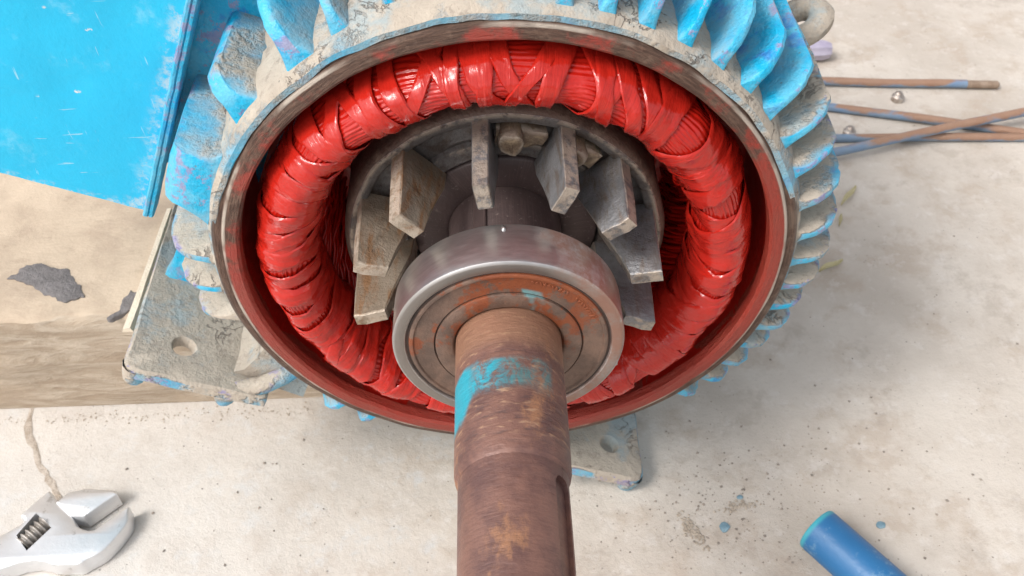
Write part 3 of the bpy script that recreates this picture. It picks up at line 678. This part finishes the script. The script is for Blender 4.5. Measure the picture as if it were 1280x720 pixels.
for i, aa in enumerate(BA):
    a = R(aa); mb = MB(); er_, et, ey = Vector((math.cos(a), 0, math.sin(a))), Vector((-math.sin(a), 0, math.cos(a))), Vector((0, 1, 0))
    ro, ri = .530, .418; yf = -.150 + random.uniform(-.012, .008)
    pts2 = [(ro+.006, .19), (ro+.003, .08), (ro, -.03), (ro-.006, yf), (ro-.04, yf-.002), (ri+.04, yf+.004), (ri, yf+.008), (ri-.022, -.06), (ri-.050, .03), (ri-.085, .13), (ri-.09, .21)]
    lean = random.uniform(-.02, .02); rows = []; wr = []
    for (t, ins, w) in ((-1, .007, .25), (-.82, 0, 1), (.82, 0, 1), (1, .007, .25)):
        th = .025
        c2 = Vector((sum(p[0] for p in pts2)/len(pts2), sum(p[1] for p in pts2)/len(pts2)))
        row = []
        for p in pts2:
            q2 = Vector(p); d = c2-q2; q2 = q2 + d.normalized()*ins + Vector((.004*noise.noise((p[0]*40, p[1]*40, i)), .006*noise.noise((p[0]*30, p[1]*30, i+7))))
            row.append(er_*q2.x + ey*q2.y + et*(t*th*(1.15 - .3*(.2-q2.y)) + lean*(.2-q2.y)))
        rows.append(row); wr.append([w]*len(pts2))
    b = mb.grid(rows, close_v=True, wear=wr); n = len(pts2)
    # faces as fans to an inner vertex so they can carry slight waviness
    for base_, r0 in ((b, rows[0]), (b+3*n, rows[3])):
        cv = Vector((0, 0, 0))
        for q in r0: cv += q
        cidx = mb.vert(cv/n + .002*et, 0)
        for k in range(n): mb.f.append((base_+k, base_+(k+1) % n, cidx))
    bo = rp(mb, 'fan_blade', M['blade_tan'] if aa in (188, 158, 130) else M['blade'], er, smooth=35)
    if aa in (188, 158): bo['label'] = 'tan stained blade'
    elif aa in (66, 40, 10.5): bo['label'] = 'clean grey blade'
# balance weights: arc block with a peened round head
def weight(a1, a2, heads):
    mb = MB(); rows = []; m = 8
    for k in range(m+1):
        a = R(a1 + (a2-a1)*k/m); row = []
        for (r, y) in ((.425, .22), (.428, .155), (.438, .148), (.478, .150), (.486, .160), (.488, .22)): row.append(jn((math.cos(a)*r, y, math.sin(a)*r), .011, 20))
        rows.append(row)
    b = mb.grid(rows, wear=[[.2, .9, .5, .5, .9, .2]]*(m+1)); mb.cap([b+k for k in range(6)]); mb.cap([b+m*6+k for k in range(6)][::-1])
    w = rp(mb, 'balance_weight', M['weight'], er)
    for ah in heads:
        m2 = MB(); a = R(ah); c = Vector((math.cos(a)*.456, 0, math.sin(a)*.456)); u, v = Vector((1, 0, 0)), Vector((0, 0, 1)); rows = []
        for (rad, y) in ((.047, .21), (.046, .125), (.040, .112), (.018, .108), (.001, .110)):
            rows.append([jn(c + Vector((0, y, 0)) + rad*(u*math.cos(t*math.pi/9)+v*math.sin(t*math.pi/9)), .010, 24) for t in range(18)])
        m2.grid(rows, close_v=True, wear=[[0]*18, [.7]*18, [.9]*18, [.2]*18, [.3]*18])
        m2.box(c + Vector((0, .110, 0)), (.003, .004, .026), None, .001, 0)
        rp(m2, 'rivet', M['weight'], er)
weight(72, 92, (86,)); weight(47, 62, (59,)); 
# dark hub and shoulder
mb = MB(); mb.lathe([(.336, .40), (.336, .235), (.330, .215), (.322, .208), (.215, .205), (.203, .212)], 128)
rp(mb, 'hub', M['hub'])
mb = MB(); prof = [(.203, .22), (.203, .20), (.200, .195), (.200, -.06), (.196, -.066), (.186, -.07), (.186, -.17), (.171, -.172)]
mb.lathe(prof, 128); rp(mb, 'shoulder', M['hub'])
# thin clamp key lying on the shoulder
mb = MB(); mb.box((-.082, .05, .183), (.026, .13, .009), Matrix.Rotation(R(-24), 3, 'Y'), .004); rp(mb, 'key', M['hub'])
# shaft with keyway
mb = MB()
mb.lathe([(.171, -.16), (.171, -.36), (.1712, -.5), (.171, -.65), (.1708, -.78), (.1700, -.845), (.1665, -.862), (.160, -.868), (.1585, -.872)], 128, jit=.0012, wear=[0, 0, 0, 0, 0, 0, .8, .8, .4])
KA = 29; rows = []; kw = R(15.5); ka = R(KA)
stations = [-.870, -.93] + [-.935, -.97, -1.1, -1.25, -1.4, -1.5]
angs = []
NN = 120
for k in range(NN): angs.append(ka - kw + (2*math.pi)*k/NN)
ys_ = [-.871, -.905, -.906, -.912, -.93, -1.0, -1.1, -1.2, -1.3, -1.45]
for yi, y in enumerate(ys_):
    row = []
    kwid = [0, 0, .45, .75, 1, 1, 1, 1, 1, 1][yi]
    m = 24
    # outer arc outside the keyway, then the three sides of the slot
    half = .038; aw = math.asin(half*max(kwid, .02)/.158)
    for k in range(NN+1):
        a = ka + aw + (2*math.pi - 2*aw)*k/NN; row.append(Vector((math.cos(a)*.1585, y, math.sin(a)*.1585)) + .0012*noise.noise_vector(Vector((math.cos(a)*2, y*6, math.sin(a)*2))))
    dep = .014 if kwid > 0 else .0001
    er_, et = Vector((math.cos(ka), 0, math.sin(ka))), Vector((-math.sin(ka), 0, math.cos(ka)))
    hw = half*max(kwid, .02)
    for t in (-1, -.33, .33, 1): row.append(er_*(.149-dep*.6) + et*hw*t + Vector((0, y, 0)))
    rows.append(row)
b = mb.grid(rows, close_v=True); n = len(rows[0]); mb.cap([b+(len(rows)-1)*n+k for k in range(n)])
rp(mb, 'shaft', M['shaft'], smooth=35)
# bearing
br = MB(); br.lathe([(.171, -.172), (.30, -.170), (.365, -.170), (.3735, -.176), (.375, -.186), (.375, -.329), (.3735, -.339), (.366, -.3455), (.362, -.3465), (.337, -.3465), (.334, -.3445), (.331, -.335)], 200)
bo = rp(br, 'bearing', M['steel'])
def bsub(prof, name, mat):
    m = MB(); m.lathe(prof, 180); m.link(name, mat, (0, 0, 0), bo, (0, 0, 0))
bsub([(.332, -.336), (.326, -.333), (.322, -.336)], 'seal_groove', M['groove'])
bsub([(.323, -.333), (.321, -.3415), (.316, -.3445), (.309, -.3445), (.304, -.339), (.285, -.3375), (.262, -.338), (.242, -.339), (.239, -.334)], 'seal', M['seal'])
bsub([(.240, -.333), (.2375, -.332), (.236, -.336)], 'inner_groove', M['groove'])
bsub([(.2365, -.333), (.2355, -.343), (.232, -.3455), (.184, -.3455), (.178, -.3415), (.174, -.332), (.170, -.325)], 'inner_ring', M['seal'])
# worn, illegible stamp marks round the seal
mk = MB(); rg = random.Random(5)
for a in [22+2.6*k for k in range(21)]:
    if 44 < a < 49: continue
    a2 = R(a); c = Vector((math.cos(a2)*.292, -.3385, math.sin(a2)*.292))
    mk.box(c, (.0028, .002, .0085*rg.uniform(.6, 1)), Matrix.Rotation(-a2 + R(90) + rg.uniform(-.6, .6), 3, 'Y'), .0006, 0)
    if rg.random() < .6: mk.box(c + Vector((0, .0003, 0)), (.0055, .002, .0022), Matrix.Rotation(-a2 + R(90) + rg.uniform(-.3, .3), 3, 'Y'), .0006, 0)
mk.link('stamp_mark', M['seal'], (0, 0, 0), bo, (0, 0, 0))
# small nick with a bright burr on the top of the bearing
mk = MB(); rows = [[jn(Vector((-.003, -.195, .374)) + Vector((math.cos(t*math.pi/5)*r_*.5, math.sin(t*math.pi/5)*r_, h_)), .003, 60) for t in range(10)] for r_, h_ in ((.018, 0), (.012, .006), (.004, .008))]
b = mk.grid(rows, close_v=True); mk.cap([b+20+k for k in range(10)]); mk.link('burr', M['steel'], (0, 0, 0), bo, (0, 0, 0))

# ---------------------------------------------------------------- rods, nuts, handle behind on the right
def rod(p, q, r, label, lift, thread=False, lift2=None):
    a = Vector((p[0], p[1], FLOOR+r+.006+lift)); b = Vector((q[0], q[1], FLOOR+r+.006+(lift if lift2 is None else lift2)))
    t = thing('steel_rod', label, 'steel rod', tuple((a+b)/2 - Vector((0, 0, r))), 'loose rods on the floor')
    mb = MB(); n = 30; e = (b-a).normalized(); L_ = (b-a).length; cut = L_-.22 if thread else L_
    pts = [a + e*cut*k/n + Vector((0, 0, .004*math.sin(k*.5))) for k in range(n+1)]
    mb.tube([pts[0]-e*.004] + pts + [pts[-1]+e*.003], [r*.8] + [r]*(n+1) + [r*.8], 16)
    mb.link('rod_body', M['rod'], tuple((a+b)/2), t)
    if thread:
        m2 = MB(); pts = []; rr = []
        for k in range(45): pts.append(a + e*(cut + .0025 + .215*k/44)); rr.append(r*(.98 if k % 2 else .86) if k < 42 else r*(.86-.12*(k-41)))
        m2.tube(pts, rr, 14); m2.link('thread', M['thread'], tuple((a+b)/2), t, smooth=20)
rod((1.2, 3.41), (3.40, 3.19), .029, 'topmost rusty rod with a brown threaded end', 0, True)
rod((1.3, 3.29), (4.1, 2.42), .029, 'second rusty rod sloping down to the right edge', 0)
rod((1.3, 2.72), (4.2, 2.56), .027, 'bluish lowest rod lying flat under the crossing rod', 0)
rod((1.2, 2.28), (4.2, 2.94), .029, 'brown rod with a bright blue end crossing over another rod', .008, False, .118)
for (x, y, z_, lab) in ((2.68, 3.10, 0, 'small shiny nut between the two upper rods'), (2.255, 2.735, 0, 'small shiny nut close to the motor fins')):
    mb = MB(); c = Vector((x, y, FLOOR+.003)); rows = []
    for (rad, h_) in ((.038, 0), (.041, .006), (.041, .034), (.034, .040), (.030, .044), (.026, .060), (.014, .070), (.001, .072)):
        seg = 18; rows.append([c + Vector((math.cos(t*math.pi/9)*rad*(1 + (.06*math.cos(6*t*math.pi/9) if h_ < .042 else 0)), math.sin(t*math.pi/9)*rad*(1 + (.06*math.cos(6*t*math.pi/9) if h_ < .042 else 0)), h_)) for t in range(seg)])
    b = mb.grid(rows, close_v=True); mb.cap([b+k for k in range(18)])
    o = mb.link('nut', M['nut'], tuple(c)); tag(o, lab, 'nut', 'loose nuts by the rods')
mb = MB(); rows = []; a0 = Vector((1.75, 3.64, FLOOR+.075)); ln = Vector((.60, .0, 0))
for u in (0, .02, .5, .9, .97, 1):
    rd = .068*(1 if .01 < u < .95 else .86 if u > .9 and u < .99 else .7)
    rows.append([a0 + ln*u + Vector((0, math.cos(t*math.pi/16)*rd*(1+.07*math.cos(8*t*math.pi/16)), math.sin(t*math.pi/16)*rd*(1+.07*math.cos(8*t*math.pi/16)))) for t in range(32)])
b = mb.grid(rows, close_v=True); mb.cap([b+k for k in range(32)][::-1]); mb.cap([b+5*32+k for k in range(32)])
o = mb.link('screwdriver_grip', M['purple'], (2.05, 3.64, FLOOR), smooth=30); tag(o, 'fluted purple grey plastic handle end showing behind the fins', 'tool handle')

# ---------------------------------------------------------------- blue pipe, lower right
mb = MB(); rp_ = .104; d = Vector((.50, -.785, 0)).normalized()
d = (Vector((1.470, -.424, 0)) - Vector((1.318, -.212, 0))).normalized(); nrm = Vector((-d.y, d.x, 0))
A0 = Vector((1.308, -.200, FLOOR+rp_+.008)); rows = []; wr = []
for (rad, h_, w) in ((.086, .9, 0), (.086, .05, 0), (.087, .002, .6), (.092, -.002, 1), (.100, -.001, 1), (.104, .006, 1), (.104, .022, .5), (.104, .04, 0), (.104, .3, 0), (.104, .6, 0), (.104, .9, 0)):
    rows.append([A0 + d*h_ + rad*(nrm*math.cos(t*math.pi/24) + Vector((0, 0, 1))*math.sin(t*math.pi/24)) for t in range(48)]); wr.append([w]*48)
rows.append(rows[0]); wr.append(wr[0])
mb.grid(rows, close_v=True, wear=wr)
o = mb.link('plastic_pipe', M['pvc'], tuple(A0 - Vector((0, 0, rp_)))); tag(o, 'short blue plastic pipe lying at the lower right corner', 'pipe')

# ---------------------------------------------------------------- adjustable wrench, lower left
wb = (-2.0, -.05, FLOOR)
wt = thing('adjustable_wrench', 'silver adjustable wrench with worm screw lying on the pale concrete', 'wrench', wb)
ZT, ZB = -1.462, FLOOR+.008
body = [(-3.2, -.56), (-2.307, -.07), (-2.251, .034), (-2.19, .12), (-2.157, .157), (-2.121, .121), (-2.066, .059), (-2.008, .011), (-1.975, -.035), (-1.944, -.053), (-1.915, -.062), (-1.892, -.059), (-1.762, .055), (-1.749, .0), (-1.753, -.041), (-1.783, -.108), (-1.829, -.174), (-1.883, -.21), (-1.918, -.232), (-2.002, -.232), (-2.27, -.250), (-3.12, -.78)]
win = [(-2.179, .035), (-2.086, -.043), (-2.162, -.156), (-2.233, -.077)]
# outline densified, bevelled, with the worm window cut through (bridged from the window to the outline)
def dens(poly, step):
    o_ = []
    for i in range(len(poly)):
        a, b = Vector(poly[i]), Vector(poly[(i+1) % len(poly)]); m = max(1, round((b-a).length/step))
        for k in range(m): o_.append(a.lerp(b, k/m))
    return o_
import bmesh
def plate(out, hole, z0, z1, bev, name, mat, parent, base, dome=0):
    """flat plate with an optional hole, filled by triangulation, rounded upper edge"""
    mb = MB(); n = len(out)
    ar = sum(out[i-1].x*out[i].y - out[i].x*out[i-1].y for i in range(n))
    sg = 1 if ar > 0 else -1
    def off(poly, dist):
        r = []
        for i in range(len(poly)):
            a, b, c = poly[i-1], poly[i], poly[(i+1) % len(poly)]
            e1, e2 = (b-a).normalized(), (c-b).normalized(); m = Vector((-e1.y-e2.y, e1.x+e2.x)); m = m.normalized() if m.length > 1e-5 else Vector((-e1.y, e1.x))
            r.append(b + m*dist*sg)
        return r
    rings = [(out, z0), (out, z1-bev), (off(out, bev*.35), z1-bev*.35), (off(out, bev), z1)]
    b = mb.grid([[(q.x, q.y, z) for q in poly] for poly, z in rings], close_v=True, wear=[[0]*n, [1]*n, [1]*n, [0]*n])
    top = [b+3*n+k for k in range(n)]; bot = [b+k for k in range(n)]
    if hole:
        m = len(hole); hb = mb.grid([[(q.x, q.y, z0) for q in hole], [(q.x, q.y, z1) for q in hole]], close_v=True)
    me = bpy.data.meshes.new('tmp'); 
    from mathutils.geometry import tessellate_polygon
    for lvl, ids in ((z1, top), (z0, bot)):
        loops = [[Vector((mb.v[i].x, mb.v[i].y, 0)) for i in ids]]; flat = list(ids)
        if hole:
            hi = [hb + (m if lvl == z1 else 0) + k for k in range(m)]; loops.append([Vector((mb.v[i].x, mb.v[i].y, 0)) for i in hi]); flat += hi
        for tri in tessellate_polygon(loops): mb.f.append(tuple(flat[i] for i in tri))
    bpy.data.meshes.remove(me)
    return mb.link(name, mat, base, parent, smooth=30)
def crom(pts, keep, n=5):
    r = []; m = len(pts)
    for i in range(m):
        p0, p1, p2, p3 = (Vector(pts[(i+k) % m]) for k in (-1, 0, 1, 2))
        if i in keep and (i+1) % m in keep:
            for k in range(n):
                t = k/n; r.append(.5*((2*p1) + (p2-p0)*t + (2*p0-5*p1+4*p2-p3)*t*t + (3*p1-p0-3*p2+p3)*t**3))
        else:
            q = max(1, round((p2-p1).length/.05))
            for k in range(q): r.append(p1.lerp(p2, k/q))
    return r
wbd = plate(crom(body, {13, 14, 15, 16, 17, 18, 19, 20, 1, 2, 3}), dens(win, .03), ZB, ZT, .014, 'wrench_body', M['chrome'], wt, wb)
jaw = [(-2.105, .085), (-2.061, .140), (-1.981, .158), (-1.849, .142), (-1.832, .120), (-1.952, .005), (-2.018, .012)]
plate(dens(jaw, .05), None, ZB+.004, ZT+.006, .012, 'movable_jaw', M['chrome'], wt, wb)
# worm screw in the window
mb = MB(); c = Vector((-2.166, -.060, -1.488)); ax = (Vector(win[1]) - Vector(win[0])); ax = Vector((.0,0,0)) + Vector((Vector(win[2]).x-Vector(win[1]).x, Vector(win[2]).y-Vector(win[1]).y, 0)).normalized()
pts = []; rr = []
for k in range(61):
    u = k/60; pts.append(c + ax*(u-.5)*.125); rr.append(.030 + .014*(.5+.5*math.cos(u*2*math.pi*5)))
mb.tube(pts, rr, 20); mb.link('worm_screw', M['chromedark'], wb, wt, smooth=60)

# ---------------------------------------------------------------- small litter
def chip(x, y, sx, sy, h_, mat, name, seed):
    mb = MB(); zf = FLOOR + .012*noise.noise((x*.9, y*.9, 0)); n = 9; rows = []
    for s_, hh in ((1, .0), (1, h_*.7), (.75, h_)):
        rows.append([(x + sx*s_*math.cos(t*2*math.pi/n)*(1+.35*noise.noise((t*2.3, seed, 1))), y + sy*s_*math.sin(t*2*math.pi/n)*(1+.35*noise.noise((t*1.9, seed, 7))), zf+hh+.004*noise.noise((t, seed, s_))) for t in range(n)])
    b = mb.grid(rows, close_v=True); mb.cap([b+2*n+k for k in range(n)])
    return mb.link(name, mat, (x, y, zf))
for (x, y, sx, sy, lab) in ((1.64, -.13, .022, .020, 'blue paint flake just above the pipe'), (.935, -.115, .022, .026, 'round blue grey paint flake between pipe and motor foot'), (1.035, .04, .016, .010, 'tiny blue paint flake right of the motor foot')):
    o = chip(x, y, sx, sy, .008, M['chipb'], 'paint_chip', x*7); tag(o, lab, 'paint flake')
mb = MB()
for (x, y, a, l, w) in ((2.09, 2.12, .9, .11, .018), (1.83, 1.52, .5, .09, .02), (1.98, 1.90, 1.2, .06, .012)):
    mb = MB(); rows = []
    for k in range(7):
        u = k/6-.5; q = Vector((x + math.cos(a)*l*2*u, y + math.sin(a)*l*2*u)); ww = w*math.cos(u*2.6); nn = Vector((-math.sin(a), math.cos(a)))
        rows.append([(q.x+nn.x*ww*s_, q.y+nn.y*ww*s_, FLOOR+.014+.012*abs(s_)+.01*math.sin(k)) for s_ in (-1, 0, 1)] + [(q.x, q.y, FLOOR+.009)])
    mb.grid(rows, close_v=True); o = mb.link('dry_leaf', M['leaf'], (x, y, FLOOR))
    tag(o, {2.09: 'long dry yellowish leaf behind the fins, nearest the rods', 1.83: 'dry yellow leaf touching the lower right fins', 1.98: 'tiny dry leaf scrap between two larger leaves'}[x], 'leaf')
rg = random.Random(11); mb = MB()
def crumb(x, y, r):
    zf = FLOOR + .012*noise.noise((x*.9, y*.9, 0)); c = Vector((x, y, zf+r*.35)); v = []
    ph = rg.uniform(0, 6)
    for (dx, dy, dz) in ((1, 0, 0), (0, 1, 0), (-1, 0, 0), (0, -1, 0)):
        v.append(mb.vert(c + Vector((dx*math.cos(ph)-dy*math.sin(ph), dx*math.sin(ph)+dy*math.cos(ph), 0))*r*rg.uniform(.6, 1.4)))
    t = mb.vert(c+Vector((rg.uniform(-.3, .3)*r, 0, r*rg.uniform(.2, .6)))); b = mb.vert(c-Vector((0, 0, r*.5)))
    for k in range(4): mb.f.append((v[k], v[(k+1) % 4], t)); mb.f.append((v[(k+1) % 4], v[k], b))
for _ in range(700):
    z_ = rg.random()
    if z_ < .55: x, y = rg.gauss(1.0, .32), rg.gauss(.0, .22)
    elif z_ < .8: x, y = rg.uniform(-2.4, 2.2), rg.uniform(-.4, .6)
    else: x, y = rg.uniform(1.2, 3.4), rg.uniform(-.3, 3.6)
    crumb(x, y, rg.choice((.002, .003, .003, .004, .005, .008)))
o = mb.link('grit', M['grit'], (1, 0, FLOOR), smooth=0); o['kind'] = 'stuff'; 
mb = MB()
for (cx, cy, ang, n_) in ((.79, -.13, -1.1, 110), (1.02, -.01, .3, 60)):
    for _ in range(n_):
        u = rg.gauss(0, .05); v = rg.gauss(0, .014); crumb(cx + u*math.cos(ang) - v*math.sin(ang), cy + u*math.sin(ang) + v*math.cos(ang), rg.uniform(.004, .010))
for _ in range(240):
    x, y = rg.uniform(-2.9, -1.0), rg.gauss(.64, .02); crumb(x, y, rg.uniform(.002, .006))
o = mb.link('sand_crumbs', M['mud'], (1, 0, FLOOR), smooth=0); o['kind'] = 'stuff'
for o in bpy.data.objects:
    if 'base' in o: del o['base']
